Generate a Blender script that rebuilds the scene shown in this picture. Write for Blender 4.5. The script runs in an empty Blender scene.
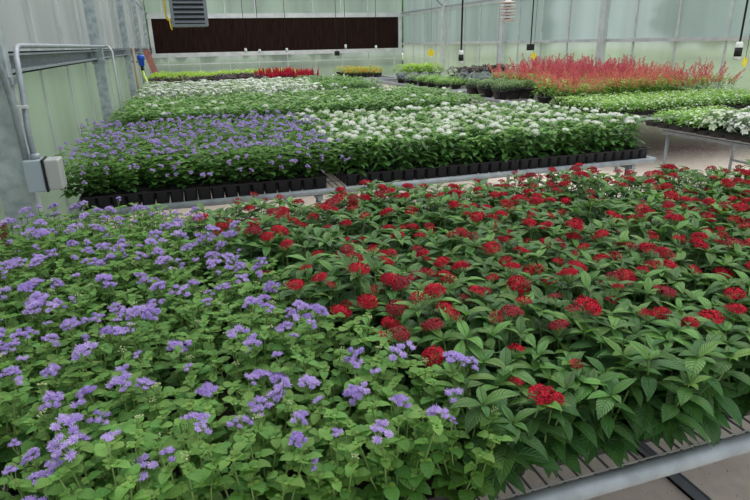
import bpy, math, random
from mathutils import Vector, Matrix
rnd = random.Random(7)
scene = bpy.context.scene
col = scene.collection
R = math.radians
TAU = math.tau

# ------------------------------------------------------------------ camera
H = 1.75
FPX = 575.0
pitch, roll, yaw = R(19.8), R(1.2), R(17.6)
F = Vector((math.sin(yaw)*math.cos(pitch), math.cos(yaw)*math.cos(pitch), -math.sin(pitch)))
Rt = Vector((math.cos(yaw), -math.sin(yaw), 0))
Up = Rt.cross(F)
Rr = Rt*math.cos(roll) - Up*math.sin(roll)
Ur = Up*math.cos(roll) + Rt*math.sin(roll)
cam_d = bpy.data.cameras.new('camera')
cam = bpy.data.objects.new('camera', cam_d)
col.objects.link(cam)
cam_d.sensor_width = 36
cam_d.lens = FPX/750*36
cam_d.clip_start = .05
m3 = Matrix((Rr, Ur, -F)).transposed()
cam.matrix_world = Matrix.Translation((0, 0, H)) @ m3.to_4x4()
scene.camera = cam
def inview(x, y, z, m=60):
    """is the spot near what the photograph shows (with a margin for a step aside)"""
    v = Vector((x, y, z-H)); d = v.dot(F)
    if d < .2: return False
    px = 375+FPX*v.dot(Rr)/d; py = 250-FPX*v.dot(Ur)/d
    return -m < px < 750+m and -m < py < 500+m

# ------------------------------------------------------------------ materials
def newmat(name):
    m = bpy.data.materials.new(name); m.use_nodes = True
    nt = m.node_tree; nt.nodes.clear()
    out = nt.nodes.new('ShaderNodeOutputMaterial')
    return m, nt, out
def N(nt, t, **kw):
    n = nt.nodes.new(t)
    for k, v in kw.items():
        if k in n.inputs: n.inputs[k].default_value = v
        else: setattr(n, k, v)
    return n
def math_(nt, op, a, b=None):
    n = nt.nodes.new('ShaderNodeMath'); n.operation = op
    for i, v in enumerate((a, b)):
        if v is None: continue
        if isinstance(v, (int, float)): n.inputs[i].default_value = v
        else: nt.links.new(v, n.inputs[i])
    return n.outputs[0]
def mixc(nt, fac, a, b, mode='MIX'):
    n = nt.nodes.new('ShaderNodeMix'); n.data_type = 'RGBA'; n.blend_type = mode
    for i, v in ((0, fac), (6, a), (7, b)):
        if isinstance(v, (int, float)): n.inputs[i].default_value = v
        elif isinstance(v, tuple): n.inputs[i].default_value = v+(1,) if len(v) == 3 else v
        else: nt.links.new(v, n.inputs[i])
    return n.outputs[2]
def ramp(nt, fac, stops):
    n = nt.nodes.new('ShaderNodeValToRGB')
    while len(n.color_ramp.elements) < len(stops): n.color_ramp.elements.new(.5)
    for e, (p, c) in zip(n.color_ramp.elements, stops):
        e.position = p; e.color = tuple(c)+(1,) if len(c) == 3 else c
    nt.links.new(fac, n.inputs[0]); return n.outputs[0]
def noise(nt, scale, detail=3, coord='Object', stretch=None):
    tc = nt.nodes.new('ShaderNodeTexCoord'); n = N(nt, 'ShaderNodeTexNoise', Scale=scale, Detail=detail)
    if stretch:
        mp = nt.nodes.new('ShaderNodeMapping'); mp.inputs['Scale'].default_value = stretch
        nt.links.new(tc.outputs[coord], mp.inputs[0]); nt.links.new(mp.outputs[0], n.inputs[0])
    else: nt.links.new(tc.outputs[coord], n.inputs[0])
    return n.outputs[0]

def leaf_mat(name, young, mid, old, veins=9., vein_str=.35, rough=.5, trans=.35, vein_light=.25, gloss=.35):
    """leaf: uv.x across (-1..1 stored 0..1), uv.y along; attribute 'rnd' per leaf (r: hue, g: age)"""
    m, nt, out = newmat(name)
    uv = N(nt, 'ShaderNodeUVMap', uv_map='UVMap')
    sep = nt.nodes.new('ShaderNodeSeparateXYZ'); nt.links.new(uv.outputs[0], sep.inputs[0])
    at = N(nt, 'ShaderNodeAttribute', attribute_name='rnd')
    sc = nt.nodes.new('ShaderNodeSeparateColor'); nt.links.new(at.outputs['Color'], sc.inputs[0])
    u = math_(nt, 'ABSOLUTE', math_(nt, 'MULTIPLY', math_(nt, 'SUBTRACT', sep.outputs[0], .5), 2.))
    s = math_(nt, 'SUBTRACT', sep.outputs[1], math_(nt, 'MULTIPLY', u, .22))
    w = math_(nt, 'ABSOLUTE', math_(nt, 'SINE', math_(nt, 'MULTIPLY', s, veins*math.pi)))
    vein = math_(nt, 'POWER', math_(nt, 'SUBTRACT', 1., w), 3.)
    mid_ = math_(nt, 'POWER', math_(nt, 'SUBTRACT', 1., u), 14.)
    vv = math_(nt, 'MAXIMUM', vein, mid_)
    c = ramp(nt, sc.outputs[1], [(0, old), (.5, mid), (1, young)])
    oi = nt.nodes.new('ShaderNodeObjectInfo')
    hsv = nt.nodes.new('ShaderNodeHueSaturation')
    nt.links.new(c, hsv.inputs['Color'])
    nt.links.new(math_(nt, 'ADD', .478, math_(nt, 'MULTIPLY', sc.outputs[0], .035)), hsv.inputs['Hue'])
    nt.links.new(math_(nt, 'ADD', .78, math_(nt, 'MULTIPLY', math_(nt, 'ADD', oi.outputs['Random'], sc.outputs[0]), .22)), hsv.inputs['Value'])
    c2 = mixc(nt, math_(nt, 'MULTIPLY', vv, vein_light), hsv.outputs[0], tuple(min(1, x*2.1+.02) for x in mid))
    geo = nt.nodes.new('ShaderNodeNewGeometry')
    c3 = mixc(nt, math_(nt, 'MULTIPLY', geo.outputs['Backfacing'], .35), c2, (.16, .26, .12))
    bm = N(nt, 'ShaderNodeBump', Strength=vein_str, Distance=.002); bm.invert = True
    nt.links.new(vv, bm.inputs['Height'])
    p = N(nt, 'ShaderNodeBsdfPrincipled', Roughness=rough)
    p.inputs['Specular IOR Level'].default_value = gloss
    nt.links.new(c3, p.inputs['Base Color']); nt.links.new(bm.outputs[0], p.inputs['Normal'])
    tr = nt.nodes.new('ShaderNodeBsdfTranslucent')
    nt.links.new(mixc(nt, 1., c2, (1.1, 1.25, .5), 'MULTIPLY'), tr.inputs[0])
    mx = N(nt, 'ShaderNodeMixShader', Fac=trans)
    nt.links.new(p.outputs[0], mx.inputs[1]); nt.links.new(tr.outputs[0], mx.inputs[2])
    nt.links.new(mx.outputs[0], out.inputs[0]); return m

def petal_mat(name, a, b, dull=None, dull_at=.82, trans=.2, rough=.55):
    m, nt, out = newmat(name)
    at = N(nt, 'ShaderNodeAttribute', attribute_name='rnd')
    sc = nt.nodes.new('ShaderNodeSeparateColor'); nt.links.new(at.outputs['Color'], sc.inputs[0])
    c = mixc(nt, sc.outputs[0], a, b)
    if dull:
        oi = nt.nodes.new('ShaderNodeObjectInfo')
        f = math_(nt, 'MULTIPLY', math_(nt, 'GREATER_THAN', oi.outputs['Random'], dull_at), .55)
        c = mixc(nt, f, c, dull)
    p = N(nt, 'ShaderNodeBsdfPrincipled', Roughness=rough)
    p.inputs['Specular IOR Level'].default_value = .25
    nt.links.new(c, p.inputs['Base Color'])
    tr = nt.nodes.new('ShaderNodeBsdfTranslucent'); nt.links.new(c, tr.inputs[0])
    mx = N(nt, 'ShaderNodeMixShader', Fac=trans)
    nt.links.new(p.outputs[0], mx.inputs[1]); nt.links.new(tr.outputs[0], mx.inputs[2])
    nt.links.new(mx.outputs[0], out.inputs[0]); return m

def plain(name, c, rough=.6, metal=0., var=0., vscale=20., c2=None, bump=0., spec=.5, stretch=None):
    m, nt, out = newmat(name)
    p = N(nt, 'ShaderNodeBsdfPrincipled', Roughness=rough, Metallic=metal)
    p.inputs['Specular IOR Level'].default_value = spec
    if var or c2:
        n = noise(nt, vscale, 4, stretch=stretch)
        cc = ramp(nt, n, [(.35, c), (.65, c2 or tuple(min(1, x*(1+var)) for x in c))])
        nt.links.new(cc, p.inputs['Base Color'])
        if bump:
            b = N(nt, 'ShaderNodeBump', Strength=bump, Distance=.01); nt.links.new(n, b.inputs['Height']); nt.links.new(b.outputs[0], p.inputs['Normal'])
    else: p.inputs['Base Color'].default_value = c+(1,)
    nt.links.new(p.outputs[0], out.inputs[0]); return m

M = {}
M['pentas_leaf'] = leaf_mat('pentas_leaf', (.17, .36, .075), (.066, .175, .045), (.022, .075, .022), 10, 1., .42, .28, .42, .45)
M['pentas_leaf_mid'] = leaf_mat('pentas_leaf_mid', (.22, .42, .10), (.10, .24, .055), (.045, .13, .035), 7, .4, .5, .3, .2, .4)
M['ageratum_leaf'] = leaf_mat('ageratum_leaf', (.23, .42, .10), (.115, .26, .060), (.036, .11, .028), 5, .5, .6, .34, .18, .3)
M['stem'] = plain('stem', (.13, .22, .06), .6, c2=(.20, .30, .09))
M['red'] = petal_mat('red', (.26, .002, .014), (.66, .012, .045), (.24, .05, .06))
M['lilac'] = petal_mat('lilac', (.46, .33, .74), (.78, .64, .95), trans=.3)
M['white'] = petal_mat('white', (.86, .89, .80), (.96, .96, .94), (.55, .68, .35), .75, trans=.3)
M['whitegreen'] = petal_mat('whitegreen', (.55, .68, .36), (.85, .88, .74), (.35, .50, .2), .6)
M['bud'] = petal_mat('bud', (.30, .42, .14), (.55, .62, .35))
M['vinca_leaf'] = leaf_mat('vinca_leaf', (.42, .64, .15), (.26, .50, .095), (.12, .27, .055), 3, .1, .5, .35, .1)
M['dusky_leaf'] = leaf_mat('dusky_leaf', (.30, .42, .20), (.17, .28, .13), (.07, .14, .06), 3, .1, .6, .3, .1)
M['lime_leaf'] = leaf_mat('lime_leaf', (.46, .66, .06), (.30, .50, .04), (.14, .28, .03), 3, .1, .5, .4, .1)
M['plum_leaf'] = leaf_mat('plum_leaf', (.09, .03, .06), (.045, .014, .03), (.018, .008, .014), 3, .1, .5, .2, .1)
M['coral'] = petal_mat('coral', (.86, .15, .17), (.96, .42, .38), trans=.4)
M['magenta'] = petal_mat('magenta', (.72, .05, .17), (.93, .20, .32), trans=.4)
M['plume'] = petal_mat('plume', (.50, .01, .04), (.75, .03, .07), trans=.3)
M['violet'] = petal_mat('violet', (.30, .24, .55), (.50, .42, .75), trans=.3)
M['orange'] = petal_mat('orange', (.85, .20, .03), (.85, .45, .05), trans=.3)
M['galv'] = plain('galvanised steel', (.27, .30, .335), .45, .2, c2=(.36, .40, .44), vscale=16, bump=.04)
M['galv_post'] = plain('galvanised post', (.30, .35, .37), .5, .2, c2=(.50, .55, .57), vscale=14, bump=.08)
M['alu'] = plain('aluminium trim', (.52, .55, .56), .45, .3, c2=(.66, .68, .68), vscale=4)
M['wire'] = plain('dark wire', (.16, .165, .17), .5, .5)
M['bracket'] = plain('white enamel', (.72, .74, .74), .45)
M['black'] = plain('black plastic', (.010, .010, .012), .5, spec=.35)
M['soil'] = plain('potting soil', (.012, .009, .007), .95, c2=(.035, .025, .018), vscale=120, bump=.6)
M['grey_plastic'] = plain('grey box', (.36, .42, .47), .45)
M['white_plastic'] = plain('white plastic', (.75, .76, .75), .4)
M['pinkwhite'] = plain('pinkish plastic', (.70, .50, .47), .45)
M['blue'] = plain('blue plastic', (.01, .09, .62), .35)
M['yellow'] = plain('yellow card', (.90, .72, .03), .5)
M['yellow_pipe'] = plain('yellow gas pipe', (.78, .55, .05), .45)
M['hose'] = plain('yellow green hose', (.55, .72, .10), .4)
M['redboard'] = plain('faded red board', (.42, .15, .13), .7, c2=(.52, .22, .19), vscale=8)
M['rust'] = plain('brown wood', (.13, .035, .018), .8, c2=(.19, .06, .03), vscale=30)
M['heater'] = plain('heater case', (.20, .22, .25), .45, .2)
M['heater_dark'] = plain('heater louvre', (.13, .15, .17), .4, .3)
M['cream'] = plain('pale jug', (.8, .8, .76), .5)

def pad_mat():
    m, nt, out = newmat('cooling pad')
    n = noise(nt, 3, 3, stretch=(6, 1, .5)); tc = nt.nodes.new('ShaderNodeTexCoord')
    w = N(nt, 'ShaderNodeTexWave', Scale=9.); nt.links.new(tc.outputs['Object'], w.inputs[0])
    c = ramp(nt, n, [(.3, (.012, .006, .005)), (.7, (.030, .015, .011))])
    p = N(nt, 'ShaderNodeBsdfPrincipled', Roughness=.9); p.inputs['Specular IOR Level'].default_value = .1
    b = N(nt, 'ShaderNodeBump', Strength=.6, Distance=.02)
    nt.links.new(w.outputs[1], b.inputs['Height']); nt.links.new(b.outputs[0], p.inputs['Normal'])
    nt.links.new(c, p.inputs['Base Color']); nt.links.new(p.outputs[0], out.inputs[0]); return m
M['pad'] = pad_mat()

def sheet_mat(name, tint, milky=.62, rough=.22, flute_axis='Y'):
    """frosted twin wall sheet: milky translucent + blurred view through"""
    m, nt, out = newmat(name)
    tc = nt.nodes.new('ShaderNodeTexCoord')
    st = (1., .9, .12) if flute_axis == 'Y' else (.9, 1., .12)
    n = noise(nt, 1.3, 4, stretch=st)
    n2 = noise(nt, 7., 2, stretch=st)
    c = mixc(nt, math_(nt, 'MULTIPLY', n2, .5), ramp(nt, n, [(.32, tuple(x*.68 for x in tint)), (.68, tuple(min(1, x*1.12) for x in tint))]), tint)
    w = N(nt, 'ShaderNodeTexWave', Scale=16.); w.bands_direction = flute_axis
    nt.links.new(tc.outputs['Object'], w.inputs[0])
    b = N(nt, 'ShaderNodeBump', Strength=.15, Distance=.004); nt.links.new(w.outputs[1], b.inputs['Height'])
    tr = nt.nodes.new('ShaderNodeBsdfTranslucent'); nt.links.new(c, tr.inputs[0])
    df = nt.nodes.new('ShaderNodeBsdfPrincipled'); nt.links.new(c, df.inputs['Base Color']); df.inputs['Roughness'].default_value = .3
    nt.links.new(b.outputs[0], df.inputs['Normal'])
    a = N(nt, 'ShaderNodeMixShader', Fac=.45); nt.links.new(tr.outputs[0], a.inputs[1]); nt.links.new(df.outputs[0], a.inputs[2])
    rf = N(nt, 'ShaderNodeBsdfRefraction', Roughness=rough, IOR=1.03); rf.inputs['Color'].default_value = (.80, .84, .80, 1)
    mx = N(nt, 'ShaderNodeMixShader', Fac=milky); nt.links.new(rf.outputs[0], mx.inputs[1]); nt.links.new(a.outputs[0], mx.inputs[2])
    nt.links.new(mx.outputs[0], out.inputs[0]); return m
M['sheet'] = sheet_mat('frosted wall sheet', (.50, .50, .54), .92, .35)
M['sheet_low'] = sheet_mat('frosted lower sheet', (.38, .44, .40), .80, .35)
M['sheet_low_r'] = sheet_mat('frosted pale lower sheet', (.58, .64, .54), .72, .4)
M['sheet_r'] = sheet_mat('frosted side sheet', (.45, .53, .545), .86, .35)
M['sheet_back'] = sheet_mat('frosted end sheet', (.45, .53, .49), .78, .35, 'X')

def floor_mat():
    m, nt, out = newmat('dusty concrete')
    a = noise(nt, .9, 5); b = noise(nt, 14, 4); g = noise(nt, 90, 2)
    c = ramp(nt, a, [(.3, (.64, .54, .47)), (.7, (.80, .70, .61))])
    c = mixc(nt, .35, c, ramp(nt, b, [(.35, (.52, .44, .38)), (.7, (.80, .70, .62))]))
    c = mixc(nt, math_(nt, 'GREATER_THAN', g, .70), c, (.16, .13, .10))
    p = N(nt, 'ShaderNodeBsdfPrincipled', Roughness=.85); nt.links.new(c, p.inputs['Base Color'])
    bb = N(nt, 'ShaderNodeBump', Strength=.25, Distance=.01); nt.links.new(b, bb.inputs['Height']); nt.links.new(bb.outputs[0], p.inputs['Normal'])
    nt.links.new(p.outputs[0], out.inputs[0]); return m
M['floor'] = floor_mat()
M['grass'] = plain('lawn outside', (.16, .26, .09), .9, c2=(.26, .38, .15), vscale=.6)
M['trees'] = plain('trees outside', (.07, .15, .05), .9, c2=(.17, .28, .11), vscale=.9)
M['petalpink'] = plain('fallen petals', (.55, .13, .20), .8, c2=(.62, .28, .33), vscale=30)

# ------------------------------------------------------------------ mesh builder
class MB:
    def __init__(s): s.v = []; s.f = []; s.uv = []; s.c = []; s.mi = []
    def add(s, vs, fs, uvs=None, c=(.5, .5), mi=0):
        o = len(s.v); s.v += [tuple(p) for p in vs]
        for f in fs:
            s.f.append(tuple(i+o for i in f)); s.mi.append(mi)
            for i in f:
                s.uv.append(uvs[i] if uvs else (.5, .5)); s.c.append(c)
    def box(s, x0, y0, z0, x1, y1, z1, mi=0, c=(.5, .5)):
        vs = [(x, y, z) for z in (z0, z1) for y in (y0, y1) for x in (x0, x1)]
        s.add(vs, [(0, 2, 3, 1), (4, 5, 7, 6), (0, 1, 5, 4), (2, 6, 7, 3), (0, 4, 6, 2), (1, 3, 7, 5)], None, c, mi)
    def tube(s, pts, r, n=8, mi=0, c=(.5, .5), cap=True):
        pts = [Vector(p) for p in pts]; rs = r if isinstance(r, (list, tuple)) else [r]*len(pts)
        vs = []; prev = None
        for i, p in enumerate(pts):
            d = (pts[min(i+1, len(pts)-1)]-pts[max(i-1, 0)]).normalized()
            if prev is None:
                a = d.cross(Vector((0, 0, 1)))
                if a.length < .05: a = d.cross(Vector((1, 0, 0)))
            else: a = prev-d*prev.dot(d)
            a.normalize(); prev = a; b = d.cross(a)
            for k in range(n):
                t = TAU*k/n; vs.append(p+(a*math.cos(t)+b*math.sin(t))*rs[i])
        fs = []
        for i in range(len(pts)-1):
            for k in range(n):
                k2 = (k+1) % n; fs.append((i*n+k, i*n+k2, (i+1)*n+k2, (i+1)*n+k))
        if cap:
            fs.append(tuple(range(n-1, -1, -1))); L = (len(pts)-1)*n; fs.append(tuple(range(L, L+n)))
        s.add(vs, fs, None, c, mi)
    def lathe(s, prof, cx=0, cy=0, n=16, mi=0, c=(.5, .5)):
        vs = []; 
        for r, z in prof:
            for k in range(n): t = TAU*k/n; vs.append((cx+r*math.cos(t), cy+r*math.sin(t), z))
        fs = [(i*n+k, i*n+(k+1) % n, (i+1)*n+(k+1) % n, (i+1)*n+k) for i in range(len(prof)-1) for k in range(n)]
        s.add(vs, fs, None, c, mi)
    def mesh(s, name, mats, smooth=False):
        me = bpy.data.meshes.new(name)
        me.from_pydata(s.v, [], s.f); 
        uv = me.uv_layers.new(name='UVMap'); uv.data.foreach_set('uv', [x for p in s.uv for x in p])
        ca = me.color_attributes.new('rnd', 'FLOAT_COLOR', 'CORNER')
        ca.data.foreach_set('color', [x for p in s.c for x in (p[0], p[1], .5, 1)])
        for m in mats: me.materials.append(m)
        me.polygons.foreach_set('material_index', s.mi)
        if smooth: me.polygons.foreach_set('use_smooth', [True]*len(s.f))
        me.update(); return me
    def obj(s, name, mats, parent=None, smooth=False, loc=(0, 0, 0)):
        if not isinstance(mats, (list, tuple)): mats = [mats]
        return link(name, s.mesh(name, mats, smooth), parent, loc)
def link(name, me, parent=None, loc=(0, 0, 0)):
    o = bpy.data.objects.new(name, me); col.objects.link(o); o.location = loc
    if parent: o.parent = parent
    return o
def empty(name, loc=(0, 0, 0), rz=0):
    o = bpy.data.objects.new(name, None); col.objects.link(o); o.location = loc; o.rotation_euler = (0, 0, rz)
    o.empty_display_size = .05; return o
def tag(o, label, cat, group=None, kind=None):
    o['label'] = label; o['category'] = cat
    if group: o['group'] = group
    if kind: o['kind'] = kind
    return o
def struct(o, label=None):
    o['kind'] = 'structure'
    if label: o['label'] = label
    return o
def place(o, loc, rz, s):
    o.location = loc; o.rotation_euler = (0, 0, rz); o.scale = (s, s, s)

# ------------------------------------------------------------------ plant pieces
PROF = {
 'pentas': [(0, .06), (.08, .28), (.22, .72), (.40, 1.), (.58, .93), (.76, .60), (.90, .24), (1, .0)],
 'oval':   [(0, .10), (.07, .62), (.22, .98), (.42, 1.), (.62, .82), (.80, .52), (.93, .22), (1, .0)],
 'simple': [(0, .10), (.25, .85), (.55, 1.), (.82, .5), (1, .0)],
}
def leaf(mb, base, az, p0, p1, L, W, prof='pentas', fold=.25, c=(.5, .5), mi=0, cols=5, wav=0., twist=0.):
    """blade grown from base; p0/p1 = elevation at the base / tip (radians)"""
    P = PROF[prof]; x, y, z = base; vs = []; uvs = []; pt = Vector((x, y, z)); last = 0
    for i, (t, w) in enumerate(P):
        el = p0+(p1-p0)*t; d = Vector((math.cos(el)*math.cos(az), math.cos(el)*math.sin(az), math.sin(el)))
        pt = pt+d*(L*(t-last)); last = t
        up = Vector((-math.sin(el)*math.cos(az), -math.sin(el)*math.sin(az), math.cos(el)))
        sd = d.cross(up)
        tw = twist*t
        sd, up = sd*math.cos(tw)+up*math.sin(tw), up*math.cos(tw)-sd*math.sin(tw)
        for k in range(cols):
            u = 2*k/(cols-1)-1
            lift = abs(u)*fold*w*W*.5 - (u*u)*fold*.45*w*W*.5
            if wav and abs(u) > .9: lift += wav*W*math.sin(i*2.3+az*3+u)
            vs.append(pt+sd*(u*w*W*.5)+up*lift); uvs.append(((u+1)/2, t))
    fs = []
    for i in range(len(P)-1):
        for k in range(cols-1): a = i*cols+k; fs.append((a, a+1, a+cols+1, a+cols))
    mb.add(vs, fs, uvs, c, mi)

def stem_line(rg, x0, y0, x1, y1, z0, z1, n=5):
    pts = []
    for i in range(n):
        t = i/(n-1); e = t**.7
        pts.append(Vector((x0+(x1-x0)*e+rg.uniform(-.003, .003), y0+(y1-y0)*e+rg.uniform(-.003, .003), z0+(z1-z0)*t)))
    return pts
def along(pts, t):
    f = t*(len(pts)-1); i = min(int(f), len(pts)-2); return pts[i].lerp(pts[i+1], f-i)

def make_pentas(rg, h, spread, nst, L, W, mat, cols=5, nodes=4, smat='stem', prof='pentas', tiprosette=True, low=.30):
    fol = MB(); st = MB(); tips = []
    for s in range(nst):
        a = TAU*(s+rg.uniform(-.3, .3))/nst; rr = spread*rg.uniform(.45, 1.) if s else spread*.1
        hh = h*rg.uniform(.80, 1.02)
        pts = stem_line(rg, .012*math.cos(a), .012*math.sin(a), rr*math.cos(a), rr*math.sin(a), 0, hh)
        st.tube(pts, [.0035, .003, .0028, .0025, .002], 5, c=(rg.random(), .5), cap=False)
        tips.append(pts[-1]); az = rg.uniform(0, TAU)
        for k in range(nodes):
            t = low+(.96-low)*k/(nodes-1)
            p = along(pts, t); az += math.pi/2+rg.uniform(-.25, .25)
            age = k/(nodes-1) if nodes > 1 else 1
            for q in range(2):
                b = az+q*math.pi+rg.uniform(-.25, .25)
                ll = L*(1.0-.28*age)*rg.uniform(.78, 1.12)
                if k == 0: ll *= rg.uniform(.8, 1)
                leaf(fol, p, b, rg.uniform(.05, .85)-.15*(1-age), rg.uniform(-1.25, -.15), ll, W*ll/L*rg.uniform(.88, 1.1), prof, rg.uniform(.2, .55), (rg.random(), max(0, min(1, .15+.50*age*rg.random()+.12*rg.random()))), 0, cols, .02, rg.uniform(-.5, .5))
        if tiprosette:
            for q in range(4):
                b = az+.8+q*TAU/4+rg.uniform(-.2, .2); ll = L*(rg.uniform(.50, .72) if q % 2 else rg.uniform(.36, .5))
                leaf(fol, along(pts, .97), b, rg.uniform(.45, 1.), rg.uniform(-.35, .3), ll, W*ll/L*.9, prof, rg.uniform(.3, .7), (rg.random(), rg.uniform(.45, 1)), 0, cols, .02, rg.uniform(-.3, .3))
    return fol, st, tips

def floret(mb, p, d, size, c, rg, petals=5, mi=0, wide=.42):
    d = d.normalized(); a = d.cross(Vector((.3, .5, .8))); a.normalize(); b = d.cross(a); o = rg.uniform(0, TAU)
    r0 = size*.16
    for k in range(petals):
        t = o+TAU*k/petals; e = a*math.cos(t)+b*math.sin(t); s = d.cross(e)
        mb.add([p+e*r0*.3, p+e*size*.55+s*size*wide*.5+d*size*.08, p+e*size-d*size*.08, p+e*size*.55-s*size*wide*.5+d*size*.08], [(0, 1, 2, 3)], None, c, mi)
    q = p-d*size*1.1
    mb.add([q+a*r0*.4, q-a*r0*.4, p-a*r0, p+a*r0], [(0, 1, 2, 3)], None, (c[0]*.5, c[1]), mi)
def blob(mb, p, r, c, mi=0, d=Vector((0, 0, 1)), stretch=1.):
    d = d.normalized(); a = d.cross(Vector((.31, .5, .2))).normalized(); b = d.cross(a)
    vs = [p-d*r*stretch]+[p+(a*math.cos(TAU*k/5)+b*math.sin(TAU*k/5))*r for k in range(5)]+[p+d*r*stretch]
    fs = [(0, (k+1) % 5+1, k+1) for k in range(5)]+[(6, k+1, (k+1) % 5+1) for k in range(5)]
    mb.add(vs, fs, None, c, mi)

def pentas_head(rg, rad, n, fsize, mats, open_=1.):
    mb = MB()
    for i in range(n):
        t = (i+.5)/n; ph = math.acos(1-t*.86); az = i*2.39996+rg.uniform(-.2, .2)
        d = Vector((math.sin(ph)*math.cos(az), math.sin(ph)*math.sin(az), math.cos(ph)))
        p = Vector((d.x*rad, d.y*rad, d.z*rad*.62-rad*.25))+Vector((rg.uniform(-1, 1), rg.uniform(-1, 1), rg.uniform(-1, 1)))*rad*.09
        if rg.random() < open_: floret(mb, p, d+Vector((rg.uniform(-.3, .3), rg.uniform(-.3, .3), .1)), fsize*rg.uniform(.8, 1.2), (rg.random(), .5), rg)
        else: mb.tube([p-d*fsize*.8, p+d*fsize*.1, p+d*fsize*.55], [fsize*.10, fsize*.16, fsize*.24], 4, c=(rg.random()*.5, .5))
    for i in range(6):   # branchlets carrying the florets
        az = TAU*i/6; mb.tube([(0, 0, -rad*.95), (rad*.5*math.cos(az), rad*.5*math.sin(az), -rad*.05)], .0012, 3, mi=1, cap=False)
    return mb

def ageratum_head(rg, nb, rad, br, spikes, mats):
    mb = MB()
    pts = []
    for i in range(nb):
        az = i*2.39996+rg.uniform(-.4, .4); rr = rad*math.sqrt((i+.3)/nb)
        p = Vector((rr*math.cos(az), rr*math.sin(az), .012*(1-(rr/rad)**2)+rg.uniform(-.004, .004)))
        r = br*rg.uniform(.75, 1.15)
        mb.tube([(0, 0, -.03), p-Vector((0, 0, r*.5))], .0009, 3, mi=1, cap=False)
        cc = rg.random()
        n = 14
        # fluffy dome: many short tapering threads over a low core
        blob(mb, p, r*.82, (cc*.4, .5), 0, stretch=.75)
        for k in range(spikes):
            t = (k+.5)/spikes; ph = math.acos(1-t*1.15); a2 = k*2.39996
            d = Vector((math.sin(ph)*math.cos(a2), math.sin(ph)*math.sin(a2), math.cos(ph)*.8+.1))+Vector((rg.uniform(-.2, .2), rg.uniform(-.2, .2), rg.uniform(-.2, .2)))
            e = d.cross(Vector((.2, .7, .4))).normalized()*r*.12
            ll = r*rg.uniform(.92, 1.16)
            mb.add([p+d*r*.4-e, p+d*r*.4+e, p+d*ll+e*.7, p+d*ll-e*.7], [(0, 1, 2, 3)], None, (min(1, cc*.5+rg.random()*.5), .5), 0)
    return mb

def make_ageratum(rg, h, spread, nst, L, W, cols=5, nodes=5, low=.28):
    fol = MB(); st = MB(); tips = []
    for s in range(nst):
        a = TAU*(s+rg.uniform(-.3, .3))/nst; rr = spread*rg.uniform(.4, 1.) if s else spread*.1
        hh = h*rg.uniform(.76, 1.03)
        pts = stem_line(rg, .01*math.cos(a), .01*math.sin(a), rr*math.cos(a), rr*math.sin(a), 0, hh)
        st.tube(pts, [.003, .0026, .0022, .002, .0015], 5, c=(rg.random(), .5), cap=False)
        tips.append(pts[-1]); az = rg.uniform(0, TAU)
        for k in range(nodes):
            t = low+(.97-low)*k/(nodes-1); p = along(pts, t); az += math.pi/2+rg.uniform(-.2, .2); age = k/(nodes-1)
            for q in range(2):
                b = az+q*math.pi+rg.uniform(-.25, .25); ll = L*(1.08-.42*age)*rg.uniform(.8, 1.15)
                pet = .012*rg.uniform(.7, 1.5); pb = p+Vector((math.cos(b)*pet, math.sin(b)*pet, pet*.6))
                st.tube([p, pb], .0011, 3, cap=False)
                leaf(fol, pb, b, rg.uniform(.05, .6), rg.uniform(-.8, .0), ll, W*ll/L*rg.uniform(.9, 1.1), 'oval', rg.uniform(.15, .5), (rg.random(), max(0, min(1, .12+.55*age*rg.uniform(.5, 1)+.15*rg.random()))), 0, cols, .03, rg.uniform(-.4, .4))
                if age > .3:
                    for q2 in range(2):
                        leaf(fol, p+Vector((math.cos(b), math.sin(b), 1))*.006, b+.9*(q2*2-1), .8, -.1, ll*.45, W*ll/L*.42, 'simple', .3, (rg.random(), rg.uniform(.6, 1)), 0, 3)
        for q in range(4):
            b = az+.7+q*TAU/4; ll = L*rg.uniform(.3, .5)
            leaf(fol, along(pts, .98), b, rg.uniform(.4, 1.), 0, ll, W*ll/L, 'oval', .4, (rg.random(), rg.uniform(.6, 1)), 0, 3)
    return fol, st, tips

# ---- kinds (each with shared meshes) ----
def kind_set(name, n, fn, mats, has_stem=True):
    out = []
    for i in range(n):
        rg = random.Random(hash_(name)+i*17)
        fol, st, tips = fn(rg)
        fm = fol.mesh(name+'_foliage', [M[mats]], True)
        sm = st.mesh(name+'_stems', [M['stem']], True)
        out.append((fm, sm, tips))
    return out
def hash_(s): return sum(ord(c)*(i+3) for i, c in enumerate(s))

PENT = kind_set('pentas', 8, lambda rg: make_pentas(rg, .245, .095, 6, .116, .045, 'x', 5, 4), 'pentas_leaf')
PENT_E = kind_set('pentas_edge', 4, lambda rg: make_pentas(rg, .235, .120, 8, .118, .047, 'x', 5, 6, low=.10), 'pentas_leaf')
AGER = kind_set('ageratum', 8, lambda rg: make_ageratum(rg, .235, .080, 8, .042, .033, 5, 5), 'ageratum_leaf')
AGER_E = kind_set('ageratum_edge', 4, lambda rg: make_ageratum(rg, .235, .105, 10, .044, .036, 5, 6, .08), 'ageratum_leaf')
AGER2 = kind_set('ageratum_mid', 5, lambda rg: make_ageratum(rg, .25, .115, 10, .052, .038, 3, 6, .1), 'ageratum_leaf')
WPENT = kind_set('white_pentas', 6, lambda rg: make_pentas(rg, .27, .115, 8, .104, .047, 'x', 3, 5, low=.10), 'pentas_leaf_mid')

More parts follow.
